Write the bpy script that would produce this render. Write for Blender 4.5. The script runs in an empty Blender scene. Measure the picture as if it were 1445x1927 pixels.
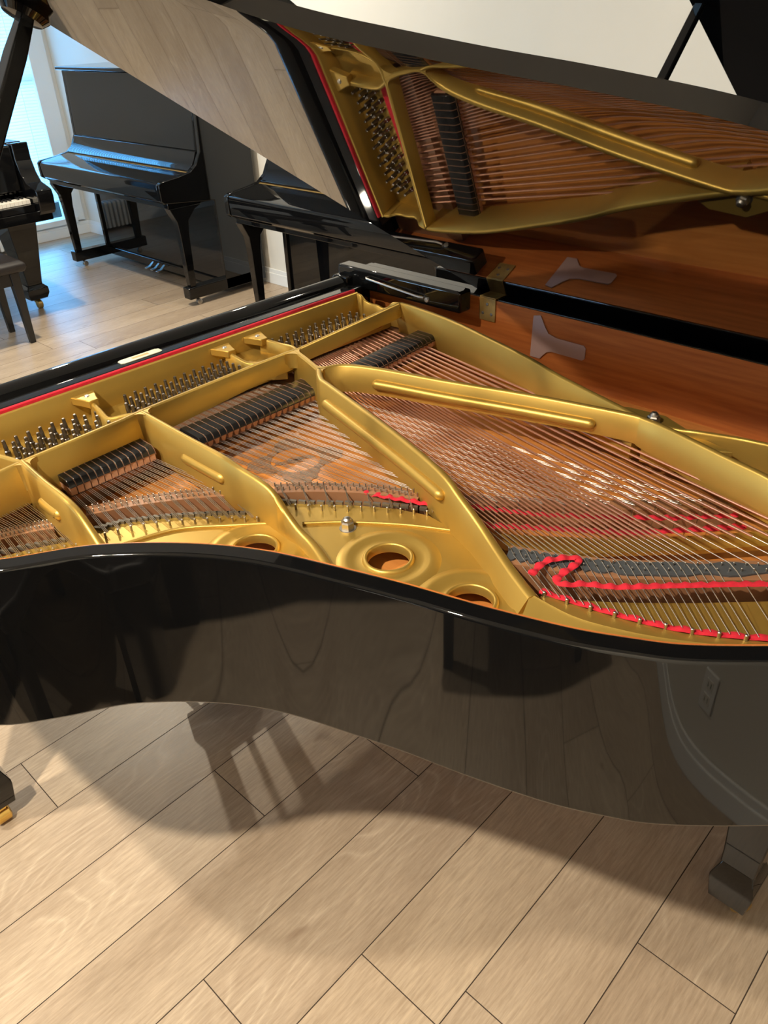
import bpy, bmesh, math, random
from mathutils import Vector, Matrix
random.seed(7)
sc = bpy.context.scene
COL = sc.collection
R = math.radians
# ------------------------------------------------------------------ camera
PITCH, ROLL, YAW = R(32.8595), R(-2.6792), R(45.578)
FPX = 1470.26
CAM = Vector((0, 0, 1.6))
_up = Vector((math.sin(ROLL)*math.cos(PITCH), -math.cos(ROLL)*math.cos(PITCH), -math.sin(PITCH)))
_fw = Vector((0, 0, 1)) - _up*_up.z; _fw.normalize()
_rt = _fw.cross(_up)
if _rt.x < 0: _rt = -_rt
def _dir(y): return _fw*math.cos(y) + _rt*math.sin(y)
_X, _Y, _Z = _dir(YAW+math.pi/2), _dir(YAW), _up          # world axes seen from the camera
cam = bpy.data.cameras.new('camera'); camo = bpy.data.objects.new('camera', cam); COL.objects.link(camo)
cam.sensor_fit = 'HORIZONTAL'; cam.sensor_width = 36.0; cam.lens = FPX/1445*36.0
cam.clip_start = 0.02
camo.matrix_world = Matrix(((_X.x, -_X.y, -_X.z, CAM.x), (_Y.x, -_Y.y, -_Y.z, CAM.y), (_Z.x, -_Z.y, -_Z.z, CAM.z), (0, 0, 0, 1)))
sc.camera = camo
# ------------------------------------------------------------------ world, exposure, lights
sc.view_settings.view_transform = 'Standard'; sc.view_settings.look = 'None'
sc.view_settings.gamma = 1.0; sc.view_settings.exposure = -0.95
sc.view_settings.use_curve_mapping = False
w = bpy.data.worlds.new('world'); sc.world = w; w.use_nodes = True
bg = w.node_tree.nodes['Background']; bg.inputs['Color'].default_value = (.20, .60, 1.0, 1); bg.inputs['Strength'].default_value = 2.2
def area(name, loc, size, power, color, target, sy=None):
    l = bpy.data.lights.new(name, 'AREA'); l.energy = power; l.color = color; l.size = size
    if sy: l.shape = 'RECTANGLE'; l.size_y = sy
    o = bpy.data.objects.new(name, l); COL.objects.link(o); o.location = loc
    o.rotation_euler = (Vector(target)-Vector(loc)).to_track_quat('-Z', 'Y').to_euler(); return o
# daylight just outside the window
area('window_daylight', (-7.45, 2.85, 1.25), .75, 240, (.10, .46, 1.0), (-4, 2.3, .8), 2.2)
WARM = (1.0, .88, .69)
area('added_cool_fill', (-4.6, -3.62, 1.45), 2.4, 290, (.46, .73, 1.0), (-4.4, 1.5, .7), 1.9)  # cool fill light, added together with an invented window
LAMPS = [(-4.20, 1.75, 110), (-.70, -.70, 170), (-1.80, -.70, 95), (-4.6, .2, 26), (-3.75, 2.84, 22), (-1.0, 2.55, 31)]  # lamps over the far bench and by the back wall are added fill
CEIL = 2.70

# ------------------------------------------------------------------ mesh helper
class MB:
    def __init__(s): s.bm = bmesh.new(); s.mi = 0
    def _f(s, vs):
        try:
            f = s.bm.faces.new(vs); f.material_index = s.mi; return f
        except ValueError: return None
    def box(s, c, d, rot=None):
        M = Matrix.Translation(Vector(c))
        if rot: M = M @ rot.to_4x4()
        vs = [s.bm.verts.new(M @ Vector((d[0]*x/2, d[1]*y/2, d[2]*z/2))) for x in (-1, 1) for y in (-1, 1) for z in (-1, 1)]
        for q in ((0,1,3,2), (4,6,7,5), (0,4,5,1), (2,3,7,6), (0,2,6,4), (1,5,7,3)): s._f([vs[i] for i in q])
        return s
    def bb(s, x0, x1, y0, y1, z0, z1):
        return s.box(((x0+x1)/2, (y0+y1)/2, (z0+z1)/2), (abs(x1-x0), abs(y1-y0), abs(z1-z0)))
    def loft(s, rings, closed=True, caps=True, loop=False):
        rv = [[s.bm.verts.new(Vector(p)) for p in r] for r in rings]
        n = len(rings[0]); m = len(rv)
        for i in range(m if loop else m-1):
            a, b = rv[i], rv[(i+1) % m]
            for j in range(n if closed else n-1):
                k = (j+1) % n; s._f([a[j], a[k], b[k], b[j]])
        if caps and closed and not loop: s._f(rv[0][::-1]); s._f(rv[-1])
        return s
    def prism(s, pts, vec):
        v = Vector(vec); return s.loft([[Vector(p) for p in pts], [Vector(p)+v for p in pts]])
    def tube(s, path, r, n=8, caps=True):
        path = [Vector(p) for p in path]; rings = []
        rr = r if isinstance(r, (list, tuple)) else [r]*len(path)
        t0 = (path[1]-path[0]).normalized()
        u = t0.cross(Vector((0, 0, 1)))
        if u.length < 1e-4: u = t0.cross(Vector((0, 1, 0)))
        u.normalize()
        for i, p in enumerate(path):
            t = (path[min(i+1, len(path)-1)]-path[max(i-1, 0)]).normalized()
            u = (u - t*u.dot(t)).normalized(); v = t.cross(u)
            rings.append([p + (u*math.cos(2*math.pi*k/n)+v*math.sin(2*math.pi*k/n))*rr[i] for k in range(n)])
        return s.loft(rings, caps=caps)
    def lathe(s, prof, c, n=24, axis='z', caps=True):
        c = Vector(c); rings = []
        for r, h in prof:
            ring = []
            for k in range(n):
                a = 2*math.pi*k/n; x, y = r*math.cos(a), r*math.sin(a)
                ring.append(c + (Vector((x, y, h)) if axis == 'z' else Vector((h, x, y)) if axis == 'x' else Vector((x, h, y))))
            rings.append(ring)
        return s.loft(rings, caps=caps)
    def flat(s, outer, holes, z0, z1):
        """plate with holes between two heights"""
        def loop(pts, z): return [s.bm.verts.new((p[0], p[1], z)) for p in pts]
        for z in (z1, z0):
            es = []
            for pts in [outer]+holes:
                vs = loop(pts, z)
                es += [s.bm.edges.new((vs[i], vs[(i+1) % len(vs)])) for i in range(len(vs))]
            bmesh.ops.triangle_fill(s.bm, use_beauty=True, edges=es)
        for pts in [outer]+holes:
            a, b = loop(pts, z0), loop(pts, z1)
            for i in range(len(pts)):
                k = (i+1) % len(pts); s._f([a[i], a[k], b[k], b[i]])
        bmesh.ops.remove_doubles(s.bm, verts=s.bm.verts, dist=1e-5)
        return s
    def build(s, name, mat, parent=None, smooth=35, bevel=0, seg=2):
        bm = s.bm
        bmesh.ops.recalc_face_normals(bm, faces=bm.faces)
        off = parent['_o'] if parent and '_o' in parent else (0, 0, 0)
        me = bpy.data.meshes.new(name)
        bmesh.ops.translate(bm, verts=bm.verts, vec=-Vector(off))
        bm.to_mesh(me); bm.free()
        for m in (mat if isinstance(mat, (list, tuple)) else [mat]): me.materials.append(m)
        if smooth:
            me.polygons.foreach_set('use_smooth', [True]*len(me.polygons)); me.set_sharp_from_angle(angle=R(smooth))
        o = bpy.data.objects.new(name, me); COL.objects.link(o)
        if parent: o.parent = parent; o['_o'] = off
        if bevel:
            b = o.modifiers.new('edge', 'BEVEL'); b.width = bevel; b.segments = seg; b.limit_method = 'ANGLE'; b.angle_limit = R(40)
            if smooth: b.harden_normals = False
        return o
def thing(name, label, cat, loc=(0, 0, 0), group=None):
    o = bpy.data.objects.new(name, None); COL.objects.link(o); o.location = loc; o['_o'] = tuple(loc)
    o['label'] = label; o['category'] = cat
    if group: o['group'] = group
    return o
def tag(o, label, cat, group=None):
    o['label'] = label; o['category'] = cat
    if group: o['group'] = group
    return o
def struct(o): o['kind'] = 'structure'; return o
def copy_tree(o, parent=None):
    c = o.copy(); COL.objects.link(c)
    if parent: c.parent = parent
    for ch in list(o.children): copy_tree(ch, c)
    return c
def cr(pts, n=8):
    """smooth curve through points"""
    P = [Vector(p) for p in pts]; out = []
    for i in range(len(P)-1):
        p0, p1, p2, p3 = P[max(i-1, 0)], P[i], P[i+1], P[min(i+2, len(P)-1)]
        for k in range(n):
            t = k/n
            out.append(.5*((2*p1)+(p2-p0)*t+(2*p0-5*p1+4*p2-p3)*t*t+(3*p1-p0-3*p2+p3)*t**3))
    out.append(P[-1]); return out
def interp(pts, t):
    L = [0]
    for a, b in zip(pts[:-1], pts[1:]): L.append(L[-1]+(Vector(b)-Vector(a)).length)
    d = t*L[-1]
    for i in range(len(pts)-1):
        if d <= L[i+1] or i == len(pts)-2:
            return Vector(pts[i]).lerp(Vector(pts[i+1]), (d-L[i])/(L[i+1]-L[i]))
def lin(pts, x):
    for (a, b), (c, d) in zip(pts[:-1], pts[1:]):
        if (a-x)*(c-x) <= 0: return b+(d-b)*(x-a)/(c-a) if c != a else b
    return pts[0][1] if abs(x-pts[0][0]) < abs(x-pts[-1][0]) else pts[-1][1]

# ------------------------------------------------------------------ materials
def mat(name, color, rough=.5, metal=0., spec=.5, noise=None, bump=0., ns=40., stretch=(1, 1, 1), coat=0., rvar=0., ior=1.5):
    m = bpy.data.materials.new(name); m.use_nodes = True; nt = m.node_tree; b = nt.nodes['Principled BSDF']
    b.inputs['Base Color'].default_value = (*color, 1); b.inputs['Roughness'].default_value = rough
    b.inputs['Metallic'].default_value = metal; b.inputs['Specular IOR Level'].default_value = spec; b.inputs['IOR'].default_value = ior
    if coat: b.inputs['Coat Weight'].default_value = coat; b.inputs['Coat Roughness'].default_value = .05
    tc = nt.nodes.new('ShaderNodeTexCoord'); mp = nt.nodes.new('ShaderNodeMapping'); mp.inputs['Scale'].default_value = stretch
    nz = nt.nodes.new('ShaderNodeTexNoise'); nz.inputs['Scale'].default_value = ns; nz.inputs['Detail'].default_value = 6
    nt.links.new(tc.outputs['Object'], mp.inputs['Vector']); nt.links.new(mp.outputs['Vector'], nz.inputs['Vector'])
    if noise:
        rp = nt.nodes.new('ShaderNodeValToRGB')
        els = rp.color_ramp.elements
        els[0].position, els[1].position = .3, .72
        els[0].color = (*noise, 1); els[1].color = (*color, 1)
        nt.links.new(nz.outputs['Fac'], rp.inputs['Fac']); nt.links.new(rp.outputs['Color'], b.inputs['Base Color'])
    if rvar:
        mr = nt.nodes.new('ShaderNodeMapRange'); mr.inputs['To Min'].default_value = rough; mr.inputs['To Max'].default_value = rough+rvar
        nt.links.new(nz.outputs['Fac'], mr.inputs['Value']); nt.links.new(mr.outputs['Result'], b.inputs['Roughness'])
    if bump:
        bp = nt.nodes.new('ShaderNodeBump'); bp.inputs['Strength'].default_value = bump; bp.inputs['Distance'].default_value = .002
        nt.links.new(nz.outputs['Fac'], bp.inputs['Height']); nt.links.new(bp.outputs['Normal'], b.inputs['Normal'])
    return m
M = {}
M['black'] = mat('black_lacquer', (.0035, .0036, .004), .025, rvar=.02, ns=3)
M['lid'] = mat('mirror_polished_lacquer', (.0035, .0036, .004), .02, rvar=.01, ns=3, coat=.65)
M['lid'].node_tree.nodes['Principled BSDF'].inputs['Coat IOR'].default_value = 1.5; M['lid'].node_tree.nodes['Principled BSDF'].inputs['Coat Roughness'].default_value = .015
M['black2'] = mat('black_satin', (.010, .010, .011), .16, rvar=.08, ns=8)
M['gold'] = mat('gold_paint', (.50, .33, .076), .37, .72, noise=(.465, .30, .066), ns=9, rvar=.06)
M['goldedge'] = M['gold']
M['steel'] = mat('steel_wire', (.40, .37, .34), .38, 1., rvar=.06)
M['pin'] = mat('tuning_pin_steel', (.20, .18, .165), .26, 1., rvar=.1, ns=200)
M['copper'] = mat('copper_winding', (.66, .36, .25), .40, 1., rvar=.1, ns=300)
M['soundboard'] = mat('spruce_soundboard', (.60, .24, .06), .27, noise=(.48, .175, .04), ns=6, stretch=(1, 14, 1))
M['mahogany'] = mat('mahogany_veneer', (.52, .165, .040), .30, noise=(.35, .095, .022), ns=5, stretch=(1.2, 1, 22))
M['bridge'] = mat('maple_bridge', (.30, .15, .075), .45, noise=(.22, .10, .05), ns=20)
M['graphite'] = mat('graphite_black', (.055, .06, .068), .45, rvar=.1)
M['red'] = mat('red_felt', (.56, .010, .030), .9, noise=(.44, .007, .022), ns=120, bump=.4)
M['felt2'] = mat('brown_felt', (.22, .115, .07), .9, noise=(.17, .09, .055), ns=80)
M['tan'] = mat('damper_felt', (.50, .27, .16), .9, noise=(.42, .22, .13), ns=80)
M['brass'] = mat('aged_brass', (.52, .34, .11), .42, .5, noise=(.30, .19, .06), ns=30)
M['brass2'] = mat('polished_brass', (.75, .50, .14), .16, 1., rvar=.05)
M['nickel'] = mat('dull_nickel', (.40, .38, .35), .35, 1., rvar=.1)
M['duplex'] = mat('dull_steel', (.20, .18, .15), .5, .8, rvar=.1)
M['decal'] = mat('grey_decal', (.40, .17, .06), .35, noise=(.10, .085, .07), ns=210)
M['plastic'] = mat('milky_plastic', (.42, .30, .29), .35, rvar=.1)
M['white'] = mat('white_paint', (.80, .80, .78), .45, rvar=.1, ns=6)
M['wall'] = mat('wall_paint', (.74, .70, .62), .85, noise=(.72, .68, .60), ns=3, bump=.03)
M['wallside'] = mat('window_wall_paint', (.74, .73, .70), .85, noise=(.72, .71, .68), ns=3)
M['ceil'] = mat('ceiling_paint', (.78, .76, .72), .9, noise=(.76, .74, .70), ns=3)
M['key'] = mat('ivory_key', (.78, .74, .66), .25, rvar=.05)
M['seat'] = mat('black_leatherette', (.016, .013, .013), .42, bump=.15, ns=160)
M['tagmetal'] = mat('pale_label', (.62, .62, .48), .35, noise=(.50, .52, .40), ns=90)
def emis(name, color, s):
    m = bpy.data.materials.new(name); m.use_nodes = True; nt = m.node_tree
    e = nt.nodes.new('ShaderNodeEmission'); e.inputs['Color'].default_value = (*color, 1); e.inputs['Strength'].default_value = s
    nt.links.new(e.outputs[0], nt.nodes['Material Output'].inputs['Surface']); return m
M['lampglow'] = emis('lamp_glow', WARM, 60)
def blindmat():
    m = bpy.data.materials.new('blind_slat'); m.use_nodes = True; nt = m.node_tree
    d = nt.nodes.new('ShaderNodeBsdfDiffuse'); t = nt.nodes.new('ShaderNodeBsdfTranslucent'); mx = nt.nodes.new('ShaderNodeMixShader')
    nz = nt.nodes.new('ShaderNodeTexNoise'); nz.inputs['Scale'].default_value = 2
    rp = nt.nodes.new('ShaderNodeValToRGB'); rp.color_ramp.elements[0].color = (.82, .84, .84, 1); rp.color_ramp.elements[1].color = (.9, .9, .9, 1)
    nt.links.new(nz.outputs['Fac'], rp.inputs['Fac'])
    for s in (d, t): nt.links.new(rp.outputs['Color'], s.inputs['Color'])
    mx.inputs['Fac'].default_value = .5
    nt.links.new(d.outputs[0], mx.inputs[1]); nt.links.new(t.outputs[0], mx.inputs[2]); nt.links.new(mx.outputs[0], nt.nodes['Material Output'].inputs['Surface'])
    return m
M['blind'] = blindmat()
def glassmat():
    m = bpy.data.materials.new('window_glass'); m.use_nodes = True; nt = m.node_tree
    t = nt.nodes.new('ShaderNodeBsdfTransparent'); g = nt.nodes.new('ShaderNodeBsdfGlossy'); g.inputs['Roughness'].default_value = .02
    f = nt.nodes.new('ShaderNodeFresnel'); f.inputs['IOR'].default_value = 1.45; mx = nt.nodes.new('ShaderNodeMixShader')
    nt.links.new(f.outputs[0], mx.inputs['Fac']); nt.links.new(t.outputs[0], mx.inputs[1]); nt.links.new(g.outputs[0], mx.inputs[2])
    nt.links.new(mx.outputs[0], nt.nodes['Material Output'].inputs['Surface']); return m
M['glass'] = glassmat()
def floormat():
    m = bpy.data.materials.new('limed_oak_planks'); m.use_nodes = True; nt = m.node_tree; L = nt.links; N = nt.nodes
    b = N['Principled BSDF']; b.inputs['Specular IOR Level'].default_value = .45
    uv = N.new('ShaderNodeUVMap'); uv.uv_map = 'UVMap'
    at = N.new('ShaderNodeAttribute'); at.attribute_name = 'plank'
    sep = N.new('ShaderNodeSeparateColor'); L.new(at.outputs['Color'], sep.inputs['Color'])
    def noise(sx, sy, scale=1., detail=6, dist=0., rough=.55):
        mp = N.new('ShaderNodeMapping'); mp.inputs['Scale'].default_value = (sx, sy, 1); L.new(uv.outputs['UV'], mp.inputs['Vector'])
        n = N.new('ShaderNodeTexNoise'); n.inputs['Scale'].default_value = scale; n.inputs['Detail'].default_value = detail
        n.inputs['Distortion'].default_value = dist; n.inputs['Roughness'].default_value = rough
        L.new(mp.outputs['Vector'], n.inputs['Vector']); return n
    def ramp(src, stops):
        r = N.new('ShaderNodeValToRGB'); e = r.color_ramp.elements
        e[0].position, e[0].color = stops[0][0], (*stops[0][1], 1); e[1].position, e[1].color = stops[-1][0], (*stops[-1][1], 1)
        for p, c in stops[1:-1]: q = e.new(p); q.color = (*c, 1)
        L.new(src, r.inputs['Fac']); return r
    def mix(mode, fac, a, b_):
        x = N.new('ShaderNodeMix'); x.data_type = 'RGBA'; x.blend_type = mode
        if isinstance(fac, float): x.inputs['Factor'].default_value = fac
        else: L.new(fac, x.inputs['Factor'])
        for s, v in ((6, a), (7, b_)):
            if isinstance(v, tuple): x.inputs[s].default_value = (*v, 1)
            else: L.new(v, x.inputs[s])
        return x.outputs[2]
    broad = noise(1.6, 7, 1., 6, .5)
    base = ramp(broad.outputs['Fac'], [(.25, (.345, .272, .196)), (.5, (.41, .332, .245)), (.75, (.455, .375, .28))])
    tone = ramp(sep.outputs['Red'], [(0., (.86, .82, .80)), (.5, (.97, .94, .93)), (1., (1.06, 1.03, 1.0))])
    c = mix('MULTIPLY', 1.0, base.outputs['Color'], tone.outputs['Color'])
    # growth rings: bands across the plank, bent into cathedrals by a slow noise
    low = noise(.9, 3.0, 1., 2, .0)
    sx = N.new('ShaderNodeSeparateXYZ'); L.new(uv.outputs['UV'], sx.inputs[0])
    ma = N.new('ShaderNodeMath'); ma.operation = 'MULTIPLY'; ma.inputs[1].default_value = 7.0; L.new(low.outputs['Fac'], ma.inputs[0])
    mb = N.new('ShaderNodeMath'); mb.operation = 'MULTIPLY_ADD'; mb.inputs[1].default_value = 2.2; L.new(sx.outputs['Y'], mb.inputs[0]); L.new(ma.outputs[0], mb.inputs[2])
    mc = N.new('ShaderNodeMath'); mc.operation = 'MULTIPLY'; mc.inputs[1].default_value = 4.0; L.new(mb.outputs[0], mc.inputs[0])
    fr = N.new('ShaderNodeMath'); fr.operation = 'PINGPONG'; fr.inputs[1].default_value = .5; L.new(mc.outputs[0], fr.inputs[0])
    rings = ramp(fr.outputs[0], [(0., (1, 1, 1)), (.06, (.55, .55, .55)), (.2, (0, 0, 0)), (.5, (0, 0, 0))])
    patch = noise(.8, 4, 1.3, 3)
    pm = ramp(patch.outputs['Fac'], [(.48, (0, 0, 0)), (.62, (1, 1, 1))])
    rm = N.new('ShaderNodeMath'); rm.operation = 'MULTIPLY'; L.new(rings.outputs['Color'], rm.inputs[0]); L.new(pm.outputs['Color'], rm.inputs[1])
    rs = N.new('ShaderNodeMath'); rs.operation = 'MULTIPLY'; rs.inputs[1].default_value = .36; L.new(rm.outputs[0], rs.inputs[0])
    c = mix('MIX', rs.outputs[0], c, (.60, .50, .385))
    # limed pores: fine light and dark streaks along the plank
    fine = noise(14, 170, 1., 5, .15, .7)
    fl = ramp(fine.outputs['Fac'], [(.34, (.84, .82, .80)), (.5, (1, 1, 1)), (.66, (1.17, 1.17, 1.17))])
    c = mix('MULTIPLY', 1.0, c, fl.outputs['Color'])
    # knots and small dark flecks
    kn = noise(3.2, 9, 1.7, 2, .6)
    kr = ramp(kn.outputs['Fac'], [(.70, (0, 0, 0)), (.80, (1, 1, 1))])
    ks = N.new('ShaderNodeMath'); ks.operation = 'MULTIPLY'; ks.inputs[1].default_value = .6; L.new(kr.outputs['Color'], ks.inputs[0])
    c = mix('MIX', ks.outputs[0], c, (.20, .13, .085))
    L.new(c, b.inputs['Base Color'])
    rr = N.new('ShaderNodeMapRange'); rr.inputs['To Min'].default_value = .30; rr.inputs['To Max'].default_value = .48
    L.new(fine.outputs['Fac'], rr.inputs['Value']); L.new(rr.outputs['Result'], b.inputs['Roughness'])
    bp = N.new('ShaderNodeBump'); bp.inputs['Strength'].default_value = .12; bp.inputs['Distance'].default_value = .001
    L.new(fine.outputs['Fac'], bp.inputs['Height']); L.new(bp.outputs['Normal'], b.inputs['Normal'])
    return m
M['floor'] = floormat()
M['gap'] = mat('plank_gap', (.05, .032, .02), .9, noise=(.04, .026, .017))

# ------------------------------------------------------------------ room
XL, YB, XR, YF = -7.03, 3.36, .47, -3.4
def build_floor():
    m = MB(); bm = m.bm
    uvl = bm.loops.layers.uv.new('UVMap'); cl = bm.loops.layers.float_color.new('plank')
    pa = R(44.617)-YAW                         # planks run almost along the keyboard
    ex = Vector((math.cos(pa), math.sin(pa)*-1, 0)); 
    # plank direction a and across direction w, expressed in the room's axes
    da, dw = _dir(R(44.617)), _dir(R(44.617)+math.pi/2)
    A = Vector((_X.dot(da), _Y.dot(da), 0)); Wd = Vector((_X.dot(dw), _Y.dot(dw), 0))
    P = .1986; W0 = -.0565+.0; 
    joints = {-8: [.293], -6: [.613], -5: [.94], -4: [.293], -2: [.622], -1: [.926]}
    rnd = random.Random(3)
    for i in range(-40, 8):
        w0 = W0+P*i; w1 = w0+P
        j = joints.get(i, [rnd.uniform(-.6, .7)])[0]
        Ln = 1.32; a = j-Ln*6
        while a < 6:
            a1 = a+Ln
            g = .0011
            q = [(a+g, w0+g), (a1-g, w0+g), (a1-g, w1-g), (a+g, w1-g)]
            P3 = [A*s+Wd*t for s, t in q]
            if any(XL-.1 < p.x < XR+.1 and YF-.1 < p.y < YB+.1 for p in P3):
                vs = [bm.verts.new(p) for p in P3]; f = bm.faces.new(vs)
                c = (rnd.random(), rnd.random(), rnd.random(), 1); ou, ov = rnd.uniform(0, 40), rnd.uniform(0, 40)
                for l, (s, t) in zip(f.loops, q):
                    l[uvl].uv = (s-a+ou, t-w0+ov); l[cl] = c
            a = a1
    m.mi = 1; m.bb(XL-1.6, XR+1.6, YF-1.6, YB+1.6, -.05, -.0015)
    o = m.build('floor', [M['floor'], M['gap']], smooth=0)
    return struct(o)
build_floor()
struct(MB().bb(XL-.3, XR+.3, YF-.3, YB+.3, CEIL, CEIL+.1).build('ceiling', M['ceil'], smooth=0))
struct(MB().bb(XL-.2, XR+.2, YB, YB+.12, 0, CEIL).build('wall_back', M['wall'], smooth=0))
VX0, VX1, VZ0, VZ1 = -5.85, -3.35, .45, 2.35     # unseen window added for cool fill, in the wall behind the camera
m = MB(); m.bb(XL-.2, VX0, YF-.12, YF, 0, CEIL).bb(VX1, XR+.2, YF-.12, YF, 0, CEIL).bb(VX0, VX1, YF-.12, YF, 0, VZ0).bb(VX0, VX1, YF-.12, YF, VZ1, CEIL)
struct(m.build('wall_front', M['wall'], smooth=0))
fill_wn = bpy.data.objects.new('added_fill_window', None); COL.objects.link(fill_wn); struct(fill_wn); fill_wn['_o'] = (0, 0, 0)  # frame and pane of the invented fill window
m = MB()
for a, b in ((VX0-.06, VX0+.03), (VX1-.03, VX1+.06), ((VX0+VX1)/2-.03, (VX0+VX1)/2+.03)): m.bb(a, b, YF-.10, YF+.02, VZ0-.02, VZ1+.06)
m.bb(VX0, VX1, YF-.10, YF+.02, VZ1-.03, VZ1+.06).bb(VX0, VX1, YF-.10, YF+.02, VZ0-.05, VZ0+.02); m.build('window_frame', M['white'], fill_wn, smooth=0)
MB().bb(VX0, VX1, YF-.085, YF-.080, VZ0, VZ1).build('window_pane', M['glass'], fill_wn, smooth=0)
struct(MB().bb(XR, XR+.12, YF, YB, 0, CEIL).build('wall_right', M['wall'], smooth=0))
WY0, WY1, WZ0, WZ1 = 2.50, 3.20, .14, 2.35        # window opening in the end wall
m = MB(); m.bb(XL-.12, XL, YF, WY0, 0, CEIL).bb(XL-.12, XL, WY1, YB, 0, CEIL).bb(XL-.12, XL, WY0, WY1, 0, WZ0).bb(XL-.12, XL, WY0, WY1, WZ1, CEIL)
struct(m.build('wall_left', M['wallside'], smooth=0))
def board(name, x0, x1, y0, y1, h=.105):
    m = MB(); m.bb(x0, x1, y0, y1, 0, h*.72)
    dx = .004 if abs(x1-x0) < .1 else 0; dy = .004 if abs(y1-y0) < .1 else 0
    m.bb(x0+dx, x1-dx, y0+dy, y1-dy, h*.72, h)
    return struct(m.build(name, M['white'], smooth=0, bevel=.003))
board('baseboard_back', XL, XR, YB-.016, YB)
board('baseboard_right', XR-.016, XR, YF, YB)
board('baseboard_left', XL, XL+.016, YF, YB)
wn = bpy.data.objects.new('window_1', None); COL.objects.link(wn); struct(wn); wn['_o'] = (0, 0, 0)
m = MB()
for y0, y1 in ((WY0-.07, WY0+.03), (WY1-.03, WY1+.12)): m.bb(XL-.10, XL+.022, y0, y1, WZ0-.02, WZ1+.07)
m.bb(XL-.10, XL+.022, WY0, WY1, WZ1-.03, WZ1+.07)
m.bb(XL-.10, XL-.05, WY0, WY1, 1.2, 1.25)
m.build('window_frame', M['white'], wn, smooth=0, bevel=.004)
MB().bb(XL-.10, XL+.03, WY0-.05, WY1+.05, WZ0-.035, WZ0+.012).build('window_sill', M['white'], wn, smooth=0, bevel=.004)
MB().bb(XL-.085, XL-.080, WY0, WY1, WZ0, WZ1).build('window_pane', M['glass'], wn, smooth=0)
# the ground outside, pale in the sun, and the blind
bl = thing('window_blind', 'white horizontal slat blind lowered over the tall window', 'blind', (XL+.01, 2.2, WZ1))
m = MB(); z = WZ1-.06; n = 0
zb0 = .30
while z > zb0:
    k = (z-zb0)/(WZ1-zb0)
    ring = []
    for q in range(6):
        u = (q/5-.5)*.030; hh = .0045*(1-(2*q/5-1)**2); ca, sa = math.cos(R(66)), math.sin(R(66))
        ring.append((XL-.018+u*ca+hh*sa, z-u*sa+hh*ca))
    m.loft([[(x_, WY0+.035, z_) for x_, z_ in ring], [(x_, WY1-.035, z_) for x_, z_ in ring]], closed=False, caps=False); z -= .0232
m.build('slats', M['blind'], bl, smooth=0)
m = MB(); m.box((XL-.018, (WY0+WY1)/2, WZ1-.035), (.04, WY1-WY0-.06, .03)); m.build('head_rail', M['white'], bl, smooth=0, bevel=.003)
m = MB(); m.box((XL-.018, (WY0+WY1)/2, .285), (.026, WY1-WY0-.07, .014), Matrix.Rotation(R(3.0), 3, 'X')); m.build('bottom_rail', M['blind'], bl, smooth=0, bevel=.003)
for y in (2.62, 3.05):
    MB().tube([(XL-.004, y, WZ1-.04), (XL-.004, y, .29)], .0018, 5).build('ladder_cord', M['white'], bl)

# ------------------------------------------------------------------ ceiling lamps
def lamp(i, x, y, p):
    near = ['between the closed grand piano and the upright pianos', 'above the bent side of the open piano', 'above the treble end of the open piano', 'added as fill above the bench of the closed grand piano',
            'in front of the upright pianos', 'added as wall fill between the two open grand pianos'][i]
    t = thing('ceiling_spotlight', 'small warm round ceiling spotlight ' + near, 'ceiling light', (x, y, CEIL), 'ceiling spotlights')
    MB().lathe([(.062, -.001), (.066, -.012), (.052, -.016), (.048, -.004)], (x, y, CEIL), 28).build('trim_ring', M['white'], t)
    MB().lathe([(.046, -.0035), (.046, -.009)], (x, y, CEIL), 24).build('bulb_face', M['lampglow'], t)
    l = bpy.data.lights.new('spot_glow', 'AREA'); l.shape = 'DISK'; l.size = .09; l.energy = p; l.color = WARM; l.spread = R(170)
    o = bpy.data.objects.new('spot_glow', l); COL.objects.link(o); o.location = (x, y, CEIL-.03)
for i, (x, y, p) in enumerate(LAMPS): lamp(i, x, y, p)

# ------------------------------------------------------------------ the open grand piano
ZT, ZB = 1.0, .718
HY, TH = 1.541, R(31.98)
LOV = 1.555
OUT = [(-1.80, .065), (-1.5, .065), (-1.28, .068), (-1.17, .078), (-1.085, .102), (-1.0, .155), (-.945, .225), (-.90, .298), (-.865, .338), (-.815, .384), (-.755, .428), (-.69, .463),
       (-.60, .497), (-.52, .525), (-.44, .549), (-.375, .571), (-.315, .594), (-.26, .622), (-.213, .650), (-.153, .700), (-.09, .760), (-.03, .825), (.03, .91), (.08, 1.03), (.108, 1.16), (.115, 1.29), (.10, 1.40), (.06, 1.49), (-.01, 1.54), (-.10, 1.558), (-.2, 1.56), (-.5, 1.56), (-1.0, 1.56), (-1.80, 1.56)]
OUTS = [Vector((p[0], p[1], 0)) for p in cr([(x, y, 0) for x, y in OUT], 6)]
OUTS = [p for p in OUTS if p.x > -1.62]
def offset(path, d):
    res = []
    for i, p in enumerate(path):
        t = (path[min(i+1, len(path)-1)]-path[max(i-1, 0)]).normalized(); n = Vector((-t.y, t.x, 0))
        res.append(p+n*(d(i, p) if callable(d) else d))
    return res
def rim_thick(i, p):
    k = min(max((p.y-.9)/.5, 0), 1) if p.x > -.2 or p.y > 1 else 0
    return .03+.028*k
def rim_shell(name, outs, th, z0, z1, material, parent, bevel=.005):
    inn = offset(outs, th)
    m = MB(); m.loft([[(a.x, a.y, z0), (a.x, a.y, z1), (b.x, b.y, z1), (b.x, b.y, z0)] for a, b in zip(outs, inn)])
    return m.build(name, material, parent, bevel=bevel, seg=3, smooth=50)
def lidpt(x, L, h, hy=HY, hz=ZT, th=TH):
    return Vector((x, hy-L*math.cos(th)+h*math.sin(th), hz+L*math.sin(th)+h*math.cos(th)))
XF = -1.203
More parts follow.
